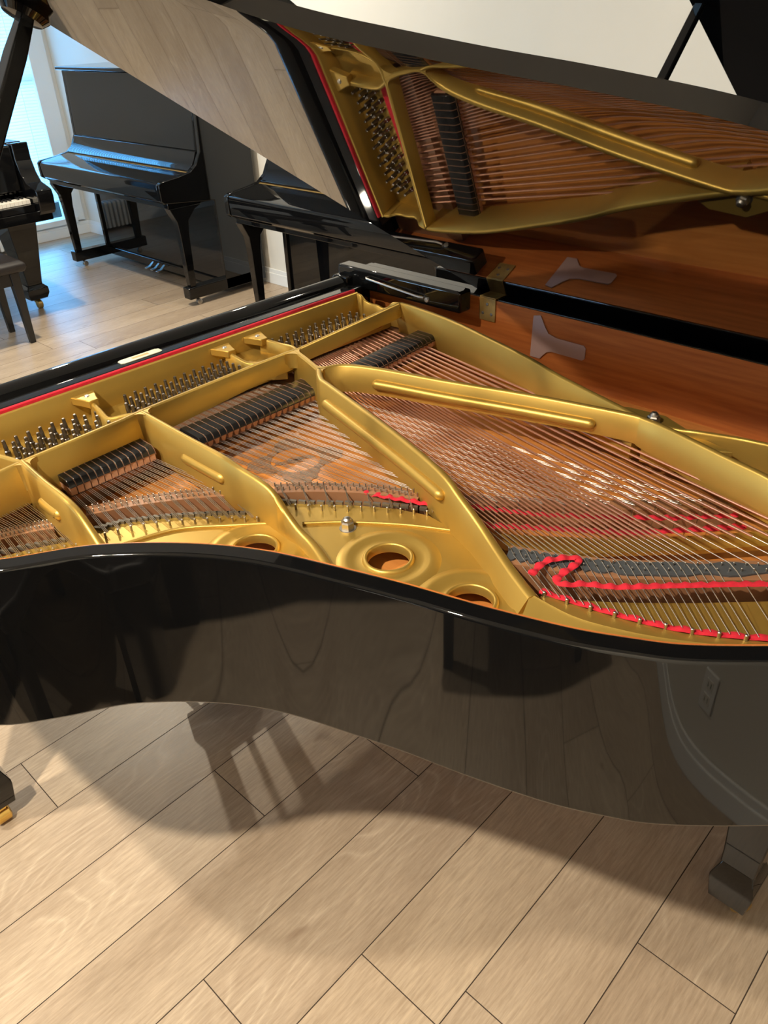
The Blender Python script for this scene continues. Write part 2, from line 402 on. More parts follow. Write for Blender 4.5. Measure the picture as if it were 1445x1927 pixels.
gp = thing('grand_piano', 'black open grand piano with gold iron frame and raised mirror-polished lid', 'piano', (-.8, .85, 0))
rim_shell('rim', OUTS, rim_thick, ZB, ZT, M['black'], gp)
# inner veneer (wood lining above the frame)
inn = offset(OUTS, rim_thick)
inn2 = offset(OUTS, lambda i, p: rim_thick(i, p)+.003)
m = MB(); m.loft([[(a.x, a.y, .80), (a.x, a.y, .9965), (b.x, b.y, .9965), (b.x, b.y, .80)] for a, b in zip(inn, inn2) if a.x > -1.60])
m.build('inner_veneer', M['mahogany'], gp)
# lid: main leaf, with the front leaf folded back on top
outl = [p for p in OUTS if p.x > XF]
k0 = max(i for i, p in enumerate(OUTS[:60]) if p.x <= XF); tlast = OUTS[k0].lerp(OUTS[k0+1], (XF-OUTS[k0].x)/(OUTS[k0+1].x-OUTS[k0].x))
lidpoly = [tlast]+outl+[Vector((XF, 1.56, 0))]
def slab(name, poly, h0, h1, parent, material, bevel=.0035):
    m = MB(); m.loft([[lidpt(p.x, LOV-p.y, h0) for p in poly], [lidpt(p.x, LOV-p.y, h1) for p in poly]])
    return m.build(name, material, parent, bevel=bevel, seg=3, smooth=50)
def rolled_lid(name, path, parent, material):
    fade = lambda p: 1.0 if p.y < 1.15 else max(0., 1-(p.y-1.15)/.35)
    D_ = [(0., .0008), (.004, .00064), (.012, .00036), (.022, .00014), (.034, .00003), (.05, 0.)]
    m = MB(); bm = m.bm; rows = []
    for d_, h_ in D_:
        q = offset(path, lambda i, p: d_*fade(p)+.0002)
        rows.append([bm.verts.new(lidpt(max(p.x, XF), LOV-p.y, h_*fade(o))) for p, o in zip(q, path)])
    for r0, r1 in zip(rows[:-1], rows[1:]):
        for i in range(len(path)-1): m._f([r0[i], r0[i+1], r1[i+1], r1[i]])
    end = bm.verts.new(lidpt(XF, LOV-1.56, 0))
    m._f(rows[-1]+[end])
    rim_ = rows[0]+[end]+[r[0] for r in rows[:0:-1]]
    top = [bm.verts.new(lidpt(p.x, LOV-p.y, .022)) for p in path]+[bm.verts.new(lidpt(XF, LOV-1.56, .022))]
    low = rows[0]
    for i in range(len(path)-1): m._f([low[i], low[i+1], top[i+1], top[i]])
    m._f([low[-1], end, top[-1], top[len(path)-1]])
    m._f([end]+[r[0] for r in rows[::-1]]+[top[0], top[-1]])
    m._f(top)
    return m.build(name, material, parent, bevel=.0035, seg=3, smooth=50)
rolled_lid('lid', [tlast]+outl, gp, M['lid'])
slab('folded_front_leaf', [Vector(p) for p in ((XF+.001, .07, 0), (-.765, .07, 0), (-.765, 1.545, 0), (XF+.001, 1.545, 0))], .0225, .0445, gp, M['black'])
# hinges on the straight side
for hx in (-1.135, -.30):
    m = MB(); m.bb(hx-.024, hx+.024, 1.4955, 1.4985, .944, 1.0)
    m.bb(hx-.024, hx+.024, 1.4955, 1.542, 1.0005, 1.003)
    h = m.build('hinge', M['brass'], gp, bevel=.001)
    MB().tube([(hx-.024, 1.542, 1.006), (hx+.024, 1.542, 1.006)], .0062, 12).build('knuckle', M['brass'], h)
    m = MB()
    for sx, sz in ((0, .985), (-.013, .962), (.013, .962)): m.lathe([(.0001, -.0012), (.0034, -.001), (.0042, .0006)], (hx+sx, 1.4952, sz), 12, 'y')
    m.build('screws', M['nickel'], h)
# prop stick
ptop = lidpt(-1.19, 1.165, -.012); pbot = Vector((-1.15, .118, .962))
d = (ptop-pbot).normalized(); u = Vector((1, 0, 0)); u = (u-d*u.dot(d)).normalized(); v = d.cross(u)
def rect(c, a, b): return [c+u*a+v*b, c-u*a+v*b, c-u*a-v*b, c+u*a-v*b]
m = MB(); m.loft([rect(pbot-d*.02, .016, .011), rect(pbot+d*.1, .0165, .011), rect(ptop-d*.05, .0145, .011), rect(ptop-d*.004, .011, .009)])
ps = m.build('prop_stick', M['black'], gp, bevel=.003, seg=3)
m = MB(); m.lathe([(.0, 0), (.03, 0), (.033, -.008), (.026, -.016), (.014, -.018)], (0, 0, 0), 28)
bmesh.ops.transform(m.bm, matrix=Matrix.Translation(lidpt(-1.185, 1.17, 0)) @ Matrix.Rotation(-TH, 4, 'X'), verts=m.bm.verts)
m.build('prop_cup', M['black'], gp)
# lid rest block on the bass side with its wire
m = MB(); m.bb(-1.600, -1.172, 1.436, 1.480, .968, 1.021)
lr = m.build('lid_rest_block', M['black'], gp, bevel=.006, seg=3)
MB().tube([(-1.485, 1.436, 1.004), (-1.485, 1.430, 1.004), (-1.48, 1.426, 1.003), (-1.30, 1.426, .990), (-1.285, 1.430, .989), (-1.285, 1.436, .989)], .0028, 8).build('wire_stop', M['steel'], lr)
MB().lathe([(.0001, -.004), (.006, -.0035), (.0075, .0)], (-1.277, 1.4355, .984), 14, 'y').build('screw', M['nickel'], lr)
# front end: arms, open fallboard, stretcher, felt, keybed, key slip
for y0, y1 in ((.065, .20), (1.415, 1.56)):
    prof = [(-1.80, .70), (-1.80, .80), (-1.785, .835), (-1.70, .85), (-1.655, .87), (-1.625, .92), (-1.61, .985), (-1.595, .998), (-1.545, .998), (-1.545, .70)]
    MB().prism([(x, y0, z) for x, z in prof], (0, y1-y0, 0)).build('arm', M['black'], gp, bevel=.004, seg=3)
m = MB(); prof = [(-1.598, .76), (-1.602, .965)]+[(-1.571+.031*math.cos(R(a)), .965+.033*math.sin(R(a))) for a in range(170, -1, -17)]+[(-1.540, .76)]
m.prism([(x, .205, z) for x, z in prof], (0, 1.205, 0)); m.build('fallboard', M['black'], gp, bevel=.002)
m = MB(); m.bb(-1.536, -1.497, .205, 1.425, .90, .981); m.build('stretcher', M['black'], gp, bevel=.005, seg=3)
m = MB(); m.bb(-1.497, -1.4895, .17, 1.392, .93, .9815); m.build('felt_strip', M['red'], gp, bevel=.002)
m = MB(); m.prism([(-1.5345, .728, .9815), (-1.5345, .815, .9815), (-1.530, .822, .9815), (-1.5145, .822, .9815), (-1.511, .815, .9815), (-1.511, .728, .9815), (-1.515, .721, .9815), (-1.530, .721, .9815)], (0, 0, .0012)); lp = m.build('label_plate', M['tagmetal'], gp)
m = MB(); m.bb(-1.528, -1.519, .752, .792, .9826, .9829); m.build('label_panel', M['brass'], lp, smooth=0)
MB().bb(-1.80, -1.30, .10, 1.525, .655, .70).build('keybed', M['black2'], gp, bevel=.003)
MB().bb(-1.80, -1.775, .20, 1.415, .70, .745).build('key_slip', M['black'], gp, bevel=.004)
# legs
def leg(parent, x, y, ztop, mt, cast, spin=0):
    R2 = lambda s, z: [(x-s, y-s, z), (x+s, y-s, z), (x+s, y+s, z), (x-s, y+s, z)]
    m = MB(); m.loft([R2(.062, ztop), R2(.060, ztop-.04), R2(.034, .198), R2(.034, .165)])
    l = m.build('leg', mt, parent, bevel=.003)
    m = MB(); m.loft([R2(.030, .164), R2(.043, .125), R2(.043, .112), R2(.036, .052)]); m.build('foot', mt, l, bevel=.002)
    a = spin; cxo = Vector((math.cos(a), math.sin(a), 0))
    w = Vector((x, y, .022))+cxo*.018
    ring = lambda r, h: [w+Vector((-math.sin(a), math.cos(a), 0))*h+(cxo*math.cos(2*math.pi*k/18)+Vector((0, 0, 1))*math.sin(2*math.pi*k/18))*r for k in range(18)]
    m = MB(); m.loft([ring(.016, -.019), ring(.022, -.015), ring(.022, .015), ring(.016, .019)])
    c = m.build('caster', cast, l)
    m = MB(); m.loft([[Vector((x, y, .06))+Vector((sx*.026, sy*.026, 0)) for sx, sy in ((-1,-1),(1,-1),(1,1),(-1,1))], [w+Vector((sx*.012, sy*.012, .018)) for sx, sy in ((-1,-1),(1,-1),(1,1),(-1,1))]])
    m.build('caster_fork', cast, c, bevel=.002)
    return l
leg(gp, -1.535, .165, .70, M['black'], M['brass2'], 0)
leg(gp, -1.49, 1.44, .70, M['black'], M['brass2'], .6)
leg(gp, -.172, 1.115, .75, M['black'], M['brass'], .8)
# pedal lyre
ly = MB(); ly.bb(-1.535, -1.435, .675, .895, .06, .15); lyre = ly.build('pedal_lyre', M['black'], gp, bevel=.006)
for y in (.705, .868):
    m = MB(); m.loft([[(-1.485-.03, y-.019, .15), (-1.485+.03, y-.019, .15), (-1.485+.03, y+.019, .15), (-1.485-.03, y+.019, .15)], [(-1.485-.03, y-.021, .66), (-1.485+.03, y-.021, .66), (-1.485+.03, y+.021, .66), (-1.485-.03, y+.021, .66)]]); m.build('lyre_post', M['black'], lyre, bevel=.003)
for y in (.783, .789, .795): MB().tube([(-1.485, y, .12), (-1.485, y, .66)], .004, 8).build('pedal_rod', M['brass2'], lyre)
for y in (.715, .785, .855):
    m = MB(); m.loft([[(-1.535, y-.009, .072), (-1.535, y+.009, .072), (-1.535, y+.009, .082), (-1.535, y-.009, .082)], [(-1.60, y-.014, .055), (-1.60, y+.014, .055), (-1.60, y+.014, .064), (-1.60, y-.014, .064)], [(-1.64, y-.013, .05), (-1.64, y+.013, .05), (-1.64, y+.013, .058), (-1.64, y-.013, .058)]]); m.build('pedal', M['brass2'], lyre, bevel=.002)
# soundboard and the beams below it
sb = [p for p in offset(OUTS, .03) if p.x > -1.31]
MB().prism([(p.x, p.y, .832) for p in sb], (0, 0, .008)).build('soundboard', M['soundboard'], gp, smooth=0)
MB().bb(-1.535, -1.31, .10, 1.50, .80, .895).build('pin_block', M['bridge'], gp, smooth=0)
# decal on the soundboard: a pierced ornamental cartouche
m = MB(); C = Vector((-1.110, .845, .8405)); ax, ay = Vector((.5, .866, 0)), Vector((-.866, .5, 0))
def cart(a, s, amp, pw):
    c, sn = math.cos(a), math.sin(a); r = s*(1+amp*math.cos(4*a))
    return C+ax*(.080*r*c)+ay*(.080*r*sn)
n = 96
o_ = [cart(2*math.pi*k/n, 1.0+.03*math.sin(24*2*math.pi*k/n), .22, 0) for k in range(n)]
i_ = [C+ax*(.050*math.cos(2*math.pi*k/n))+ay*(.050*math.sin(2*math.pi*k/n)) for k in range(n)]
m.loft([[p for p in o_], [p+Vector((0, 0, .0006)) for p in o_], [p+Vector((0, 0, .0006)) for p in i_], [p for p in i_]], loop=True)
for px in (-.25, .2):
    q = C+ay*.02*px; m.prism([q+ax*(-.03+px*.06)+ay*-.006, q+ax*(.03+px*.06)+ay*-.006, q+ax*(.024+px*.06)+ay*.006, q+ax*(-.024+px*.06)+ay*.006], (0, 0, .0006))
m.build('soundboard_decal', M['decal'], gp, smooth=0)

# ---- iron frame
BARP = [(-1.255, .11), (-1.276, .33), (-1.284, .397), (-1.295, .593), (-1.301, .636), (-1.312, .921), (-1.312, 1.01), (-1.309, 1.042), (-1.347, 1.412)]
def barx(y): return lin([(b, a) for a, b in BARP], y)
RIMIN = offset(OUTS, lambda i, p: rim_thick(i, p)-.004)
def wall(m, path, wt, wb, side=0, rnd=.003):
    """upright rib along path of (x, y, ztop, zbottom)"""
    P = [Vector((p[0], p[1], 0)) for p in path]; rings = []
    for i, p in enumerate(path):
        t = (P[min(i+1, len(P)-1)]-P[max(i-1, 0)]).normalized(); n = Vector((-t.y, t.x, 0))
        a = wt[i] if isinstance(wt, (list, tuple)) else wt; b = wb[i] if isinstance(wb, (list, tuple)) else wb
        zt, zb = p[2], p[3]
        bl, br = (b[0], b[1]) if isinstance(b, tuple) else (b/2, b/2)
        c = P[i]
        rings.append([c+n*bl+Vector((0, 0, zb)), c+n*(a/2)+Vector((0, 0, zt-rnd)), c+n*(a/2-rnd)+Vector((0, 0, zt)), c-n*(a/2-rnd)+Vector((0, 0, zt)), c-n*(a/2)+Vector((0, 0, zt-rnd)), c-n*br+Vector((0, 0, zb))])
    m.loft(rings); return m
def fillet(m, N, a, b, ha, hb, r, zt, zb):
    a = Vector((a[0], a[1], 0)).normalized(); b = Vector((b[0], b[1], 0)).normalized(); N = Vector((N[0], N[1], 0))
    s = a.cross(b).length; c = N+(a*hb+b*ha)/s
    phi = a.angle(b); t = r/math.tan(phi/2); ctr = c+(a+b).normalized()*(r/math.sin(phi/2))
    A = c+a*t; B = c+b*t; va, vb = A-ctr, B-ctr
    arc = []
    for k in range(9):
        w = va.slerp(vb, k/8, va) if False else (va*(1-k/8)+vb*(k/8)).normalized()*r
        arc.append(ctr+w)
    c2 = c-(a+b).normalized()*.004
    pts = [c2]+arc
    m.prism([p+Vector((0, 0, zb)) for p in pts], (0, 0, zt-zb)); return m
def rings_hole(c, r, n=40): return [(c[0]+r*math.cos(2*math.pi*k/n), c[1]+r*math.sin(2*math.pi*k/n)) for k in range(n)]
HOLES = [(-.700, .691), (-.539, .693), (-.880, .569)]
WZ = .876
rin = [p for p in RIMIN[:150] if -1.2 < p.x < -.455 and p.y < .8]
edge = [(-1.235, .10), (-1.205, .22), (-1.165, .32), (-1.140, .372), (-1.150, .42), (-1.125, .47), (-1.085, .53), (-1.03, .59), (-.985, .628), (-.972, .675), (-.925, .712), (-.855, .766), (-.79, .806), (-.735, .826), (-.66, .818), (-.60, .80), (-.535, .775), (-.462, .737)]
m = MB()
m.flat(edge+[(p.x, p.y) for p in reversed(rin)]+[(-1.2, .10)], [rings_hole(h, .036) for h in HOLES], WZ-.010, WZ)
m.flat([(-1.487, .11), (-1.487, 1.392), (-1.372, 1.40), (-1.372, 1.07), (-1.345, 1.045), (-1.345, .66), (-1.30, .63), (-1.295, .593), (-1.284, .397), (-1.255, .11)], [], .903, .915)
# bass hitch panel round the tail, the straight-side panel, and the tenor hitch strip under the bass strings
bh = [(-.468, .765), (-.425, .792), (-.388, .818), (-.355, .845), (-.30, .893), (-.225, .964), (-.13, 1.045), (-.03, 1.13), (.01, 1.20), (.02, 1.26), (.01, 1.33), (-.06, 1.40), (-.15, 1.43), (-.16, 1.495)]
rt = [p for p in RIMIN if (p.x > -.455 and p.y < 1.3) or (p.y > 1.3 and p.x > -.158)]
m.flat(bh+[(p.x, p.y) for p in reversed(rt)]+[(-.462, .737)], [], .872, .882)
th3 = [(-.645, .852), (-.60, .882), (-.51, .950), (-.43, 1.02), (-.36, 1.09), (-.30, 1.16)]
th3b = [(-.585, .838), (-.50, .90), (-.43, .968), (-.36, 1.035), (-.29, 1.11), (-.24, 1.16)]
m.flat(th3+th3b[::-1], [], .860, .868)
for f in m.bm.faces: f.smooth = False
frame = m.build('iron_frame', M['gold'], gp, smooth=25)
def G(m, name, bevel=0, mt='gold', smooth=50): return m.build(name, M[mt], frame, smooth=smooth, bevel=bevel)
# lipped holes
for h in HOLES:
    m = MB()
    prof = [(.0335, -.010), (.0335, .004), (.0350, .0062), (.0375, .0066), (.0400, .0050), (.0415, .0012), (.046, .0001), (.057, .0004), (.064, .0030), (.070, .0030), (.082, .0004), (.084, -.001)]
    m.lathe(prof, (h[0], h[1], WZ), 48, caps=False); G(m, 'hole_lip')
# flange along the keyboard side, wavy end, cross bar
m = MB(); wall(m, [(-1.484, .11, .976, .905), (-1.484, 1.392, .976, .905)], .009, .010); G(m, 'front_flange')
m = MB(); wv = [(-1.484, 1.390, .974), (-1.468, 1.392, .972), (-1.455, 1.394, .960), (-1.437, 1.397, .954), (-1.415, 1.400, .953), (-1.398, 1.403, .948), (-1.385, 1.405, .953), (-1.37, 1.408, .966), (-1.347, 1.412, .970)]
wall(m, [(p.x, p.y, p.z, .905) for p in cr(wv, 5)], .008, .012); G(m, 'end_web')
m = MB(); BARZ = [.893, .893, .893, .893, .912, .928, .930, .938, .936]
wall(m, [(x, y, .970, zb) for (x, y), zb in zip(BARP, BARZ)], .0115, [(.013, .010)]*len(BARP)); G(m, 'cross_bar')
# ribs (struts)
SA = [(-1.284, .392, .971, .88), (-1.189, .386, .971, .876), (-1.124, .386, .969, .87), (-1.085, .386, .962, .87), (-1.059, .385, .951, .868), (-1.031, .384, .933, .868), (-1.005, .383, .917, .868), (-.965, .381, .897, .868), (-.93, .379, .884, .868)]
SB = [(-1.301, .636, .970, .88), (-1.143, .633, .969, .876), (-1.04, .633, .968, .87), (-.988, .633, .962, .87), (-.93, .633, .957, .868), (-.90, .633, .948, .868), (-.868, .632, .922, .868), (-.84, .630, .905, .868), (-.80, .625, .896, .868), (-.755, .610, .890, .868), (-.71, .588, .886, .868), (-.66, .558, .882, .868), (-.62, .525, .878, .868)]
NC = (-1.185, .990)
SC = [(NC[0], NC[1], .970, .88), (-1.145, .960, .970, .88), (-1.10, .947, .970, .88), (-.871, .884, .970, .874), (-.72, .838, .965, .87), (-.66, .818, .948, .868), (-.61, .803, .929, .868), (-.565, .784, .916, .868), (-.51, .757, .908, .868), (-.462, .735, .904, .868)]
SD = [(NC[0], NC[1], .970, .90), (-1.165, 1.038, .970, .91), (-1.085, 1.073, .970, .912), (-.945, 1.110, .970, .914), (-.772, 1.162, .970, .916), (-.598, 1.208, .968, .916), (-.56, 1.213, .966, .91), (-.51, 1.204, .966, .90), (-.40, 1.172, .966, .895), (-.30, 1.143, .966, .895), (-.16, 1.10, .95, .892), (-.03, 1.05, .925, .875)]
SE_ = [(-1.347, 1.412, .970, .88), (-1.30, 1.411, .970, .88), (-1.159, 1.390, .970, .88), (-1.0, 1.347, .970, .88), (-.871, 1.308, .970, .88), (-.78, 1.272, .970, .88), (-.64, 1.232, .968, .88), (-.575, 1.216, .966, .88)]
def sm(path, n=4): return [tuple(p) for p in cr4(path, n)]
def cr4(P, n):
    out = []
    for i in range(len(P)-1):
        q = [P[max(i-1, 0)], P[i], P[i+1], P[min(i+2, len(P)-1)]]
        for k in range(n):
            t = k/n; out.append(tuple(.5*((2*b)+(c-a)*t+(2*a-5*b+4*c-d)*t*t+(3*b-a-3*c+d)*t**3) for a, b, c, d in zip(*q)))
    out.append(P[-1]); return out
for path, wt, wb0, wb1 in ((SA, .0125, .016, .040), (SB, .0125, .016, .046), (SC, .0135, .018, .060), (SD, .0125, .016, .020), (SE_, .0125, .018, .022)):
    s = sm(path); N = len(s); m = MB()
    wb = [wb0+(wb1-wb0)*max(0, (i/(N-1)-.45)/.55) for i in range(N)]
    wts = [wt+(.008 if path in (SA, SB) else .004)*max(0, (i/(N-1)-.6)/.4) if path in (SA, SB, SC) else wt for i in range(N)]
    wall(m, s, wts, wb, rnd=.0035)
    # rounded bead low on the rib's side
    for pth, x0, x1, sd, dz in ((SA, -1.215, -1.14, -.004, .922), (SB, -1.16, -1.03, -.004, .922), (SC, -1.115, -.695, -.011, .930), (SD, -1.10, -.645, -.011, .937)):
        if pth is path:
            pts = []
            r = .0105; ln_ = abs(x1-x0); tt = [0, .0012, .004, .008, .0115]
            ks = [q/ln_ for q in tt]+[.1+.8*q/8 for q in range(9)]+[1-q/ln_ for q in tt[::-1]]
            for k in ks:
                x = x0+(x1-x0)*k; y = lin([(a[0], a[1]) for a in s], x); y2 = lin([(a[0], a[1]) for a in s], x+.01)
                t = Vector((.01, y2-y, 0)).normalized(); n = Vector((-t.y, t.x, 0)); pts.append(Vector((x, y, dz))+n*sd)
            e_ = [r*.18, r*.5, r*.8, r*.97, r]; m.tube(pts, e_+[r]*9+e_[::-1], 14)
    G(m, 'strut')
# node between the cross bar and the two bass struts, rounded inner corners where ribs meet
for N_, dirs in (((-1.284, .394), [(0, 1), (1, -.03), (0, -1)]), ((-1.301, .636), [(-.04, 1), (1, 0), (.03, -1)]),
                 ((-1.309, 1.030), [(-.1, 1), (.85, -.26), (0, -1)]), (NC, [(-.85, .27), (.25, .95), (.80, -.46), (-.85, .27)])):
    m = MB()
    if N_ == NC: wall(m, [(-1.309, 1.030, .970, .89), (-1.25, 1.012, .970, .89), (NC[0], NC[1], .970, .89)], .0125, .018)
    else: m.lathe([(.009, .92), (.009, .967), (.006, .9695), (.0001, .9697)], (N_[0], N_[1], 0), 16)
    for a, b in zip(dirs[:-1], dirs[1:]):
        fillet(m, N_, a, b, .005, .005, .020 if N_ != NC else .016, .9695, .935 if N_[0] == -1.309 else .918)
    G(m, 'rib_node', smooth=40)
# dividers and screw lugs between the tuning-pin fields
def lug(m, y): m.flat([(-1.478, y-.026), (-1.478, y+.026), (-1.445, y+.014), (-1.43, y+.010), (-1.43, y-.010), (-1.445, y-.014)], [], .948, .9645)
def lugscrew(p, y): MB().lathe([(.0001, .0016), (.004, .0012), (.0052, .0), (.006, -.001)], (-1.458, y, .9655), 16).build('screw', M['nickel'], p)
m = MB(); wall(m, sm([(-1.284, .394, .968, .91), (-1.34, .386, .962, .91), (-1.40, .372, .958, .91), (-1.484, .36, .960, .91)]), .010, .016); G(m, 'pin_field_divider', bevel=.002)
m = MB(); wall(m, sm([(-1.301, .634, .968, .91), (-1.335, .618, .958, .91), (-1.365, .598, .950, .91), (-1.40, .600, .955, .91), (-1.44, .605, .960, .91)]), .010, .018); lug(m, .606)
lugscrew(G(m, 'pin_field_divider', bevel=.002), .606)
m = MB()
wall(m, sm([(-1.312, 1.005, .968, .91), (-1.34, .975, .955, .91), (-1.375, .952, .948, .91), (-1.415, .945, .955, .91), (-1.45, .945, .960, .91)]), .010, .020)
wall(m, sm([(-1.309, 1.036, .968, .91), (-1.35, 1.055, .962, .91), (-1.40, 1.055, .958, .91), (-1.45, 1.043, .963, .91)]), .010, .020)
m.flat([(-1.33, 1.0), (-1.38, .955), (-1.45, .95), (-1.478, .95), (-1.478, 1.04), (-1.44, 1.045), (-1.36, 1.053), (-1.325, 1.03)], [], .915, .930)
lug(m, .946); lug(m, 1.04); dv = G(m, 'pin_field_divider', bevel=.002); lugscrew(dv, .946); lugscrew(dv, 1.04)
# perimeter ridge along the bent side and tail, falling away to the rim
pr = [(-.466, .737), (-.40, .735), (-.345, .750), (-.29, .774), (-.235, .806), (-.175, .842), (-.11, .895), (-.055, .95), (-.01, 1.015), (.03, 1.10), (.048, 1.19), (.05, 1.28), (.035, 1.37), (0, 1.43), (-.05, 1.46)]
s = cr([(x, y, 0) for x, y in pr], 4); m = MB(); rings = []
for i, p in enumerate(s):
    t = (s[min(i+1, len(s)-1)]-s[max(i-1, 0)]).normalized(); n = Vector((-t.y, t.x, 0))
    q = min(RIMIN, key=lambda r: (r-p).length); dd = (q-p).length
    zt = .904
    rings.append([p+n*.010+Vector((0, 0, .878)), p+n*.003+Vector((0, 0, zt-.004)), p+Vector((0, 0, zt)), p-n*.004+Vector((0, 0, zt-.002)), p.lerp(q, .55)+Vector((0, 0, .886)), q+Vector((0, 0, .882)), q+Vector((0, 0, .876)), p+Vector((0, 0, .872))])
m.loft(rings); G(m, 'perimeter_ridge')
m = MB(); wall(m, sm([(-.56, 1.216, .958, .88), (-.50, 1.222, .962, .88), (-.474, 1.226, .965, .88), (-.415, 1.246, .965, .88), (-.362, 1.258, .965, .88), (-.2, 1.30, .96, .88), (-.02, 1.35, .94, .88)]), .010, .016)
m.flat([(-.66, 1.232), (-.575, 1.212), (-.50, 1.204), (-.44, 1.19), (-.40, 1.215), (-.47, 1.232), (-.55, 1.27), (-.62, 1.262)], [], .93, .953); G(m, 'bass_node', bevel=.002)
# raised bead lines on the hitch panel
m = MB()
m.tube(cr([(-.878, .668, .8775), (-.826, .718, .8775), (-.745, .777, .8775), (-.674, .816, .8775)], 6), .0035, 8)
m.tube(cr([(-1.064, .402, .8775), (-1.028, .513, .8775), (-.962, .588, .8775), (-.906, .645, .8775)], 6), .0035, 8)
G(m, 'bead_line')
# acorn nuts
for x, y, z in ((-.812, .71, WZ), (-.99, .425, WZ), (-.553, 1.229, .953)):
    m = MB(); m.lathe([(.0001, .0012), (.0140, .001), (.0145, 0)][::-1], (x, y, z), 24)
    hexr = lambda r, h: [Vector((x+r*math.cos(math.pi*k/3+.4), y+r*math.sin(math.pi*k/3+.4), z+h)) for k in range(6)]
    m.loft([hexr(.0115, 0), hexr(.0115, .012), hexr(.0098, .0145)]); m.lathe([(.0085, .014), (.0075, .018), (.0045, .021), (.0001, .022)], (x, y, z), 18)
    G(m, 'acorn_nut', mt='nickel', smooth=30)
# ---- tuning pins
def pinmesh(x, y, h=.034):
    m = MB(); tl = -.006
    ring = lambda r, hh, n=8: [Vector((x+tl*hh/.034+r*math.cos(2*math.pi*k/n+.4), y+r*math.sin(2*math.pi*k/n+.4), .9145+hh)) for k in range(n)]
    m.loft([ring(.0050, 0), ring(.0056, .004), ring(.0056, .012), ring(.0040, .0135), ring(.0040, .022), ring(.0036, .023), ring(.0034, h-.001), ring(.0022, h)])
    return m
field_a, field_b, field_c = [], [], []
for c in range(8):
    for r in range(5):
        y = .418+c*.0240+(.009 if r % 2 else 0)+r*.0012; x = -1.428+r*.0205
        if len(field_a) < 39 and y < .612-(.03 if r < 1 else 0): field_a.append((x, y))
for c in range(12):
    for r in range(5):
        field_b.append((-1.434+r*.0200+(.006 if c > 8 and r == 4 else 0), .652+c*.0243+r*.0022))
field_b = [(x, y) for x, y in field_b if not (y > .915 and x > -1.37) and not (abs(y-.606) < .05 and x < -1.40)]
for c in range(13):
    for r in range(3):
        field_c.append((-1.447+r*.022+(.006 if c % 2 else 0), 1.078+c*.0228+r*.004))
field_c = field_c[:36]
indiv = (field_a+field_b)[:96]
for x, y in indiv: pinmesh(x, y).build('tuning_pin', M['pin'], gp)
m = MB()
for x, y in field_c+[(-1.43+r*.02, .17+c*.024+(.01 if r % 2 else 0)) for c in range(8) for r in range(5)]:
    q = pinmesh(x, y); me = bpy.data.meshes.new('t'); q.bm.to_mesh(me); q.bm.free(); m.bm.from_mesh(me); bpy.data.meshes.remove(me)
o = m.build('tuning_pin', M['pin'], gp); o['kind'] = 'stuff'; o['label'] = 'remaining steel tuning pins'
# felt by the cross bar
m = MB(); m.bb(-1.388, -1.366, 1.06, 1.365, .915, .9205); m.build('stringing_felt', M['red'], gp, bevel=.002); m = MB(); m.prism([(-1.372, .868, .915), (-1.345, .90, .915), (-1.345, .975, .915), (-1.372, .985, .915)], (0, 0, .012)); m.build('stringing_felt', M['red'], gp, bevel=.002)
# ---- dampers and their rail
def damper(x, y, wd, ln=.058, zt=.934, wedge=False, dx=0.):
    m = MB(); prof = [(x-ln, .908), (x-ln, zt-.004), (x-ln+.004, zt), (x-.010, zt-.001), (x-.003, zt-.006), (x, zt-.014), (x, .908)]
    m.prism([(a, y-wd/2, b) for a, b in prof], (0, wd, 0)); h = m.build('damper', M['black2'], gp, bevel=.001, smooth=45)
    m = MB()
    if wedge:
        m.loft([[(x-ln+.004, y-wd*.5, .9085), (x-.001, y-wd*.5, .9085), (x-.001, y+wd*.5, .9085), (x-ln+.004, y+wd*.5, .9085)], [(x-ln+.008, y-wd*.26, .893), (x-.004, y-wd*.26, .893), (x-.004, y+wd*.26, .893), (x-ln+.008, y+wd*.26, .893)]])
    else: m.bb(x-ln+.003, x-.001, y-wd*.46, y+wd*.46, .893, .9085)
    m.mi = 1; m.prism([(x-ln, y+wd/2, .905), (x-ln+.002, y+wd/2, zt+.0004), (x-.010, y+wd/2, zt-.0006), (x-.002, y+wd/2, zt-.0064), (x+.0005, y+wd/2, zt-.014), (x+.0005, y+wd/2, .905)], (0, .0010, 0))
    m.build('felt', [M['tan'], M['felt2']], h)
for i in range(13): damper(-1.238, .448+i*.0134, .0122, .054, .922)
for i in range(20): damper(-1.200, .700+i*.0157, .0137, .072, .920, True)
for i in range(18): damper(-1.186-.026*i/17, 1.100+i*.0168, .0152, .062, .919)
m = MB(); m.bb(-1.30, -1.272, .41, .62, .862, .872); m.bb(-1.305, -1.28, .65, 1.0, .862, .872); m.bb(-1.31, -1.285, 1.06, 1.39, .862, .872); m.build('damper_rail', M['bridge'], gp, smooth=0)
m = MB(); m.bb(-1.50, -1.225, .12, 1.40, .70, .80); m.build('action_rail', M['black2'], gp, smooth=0)
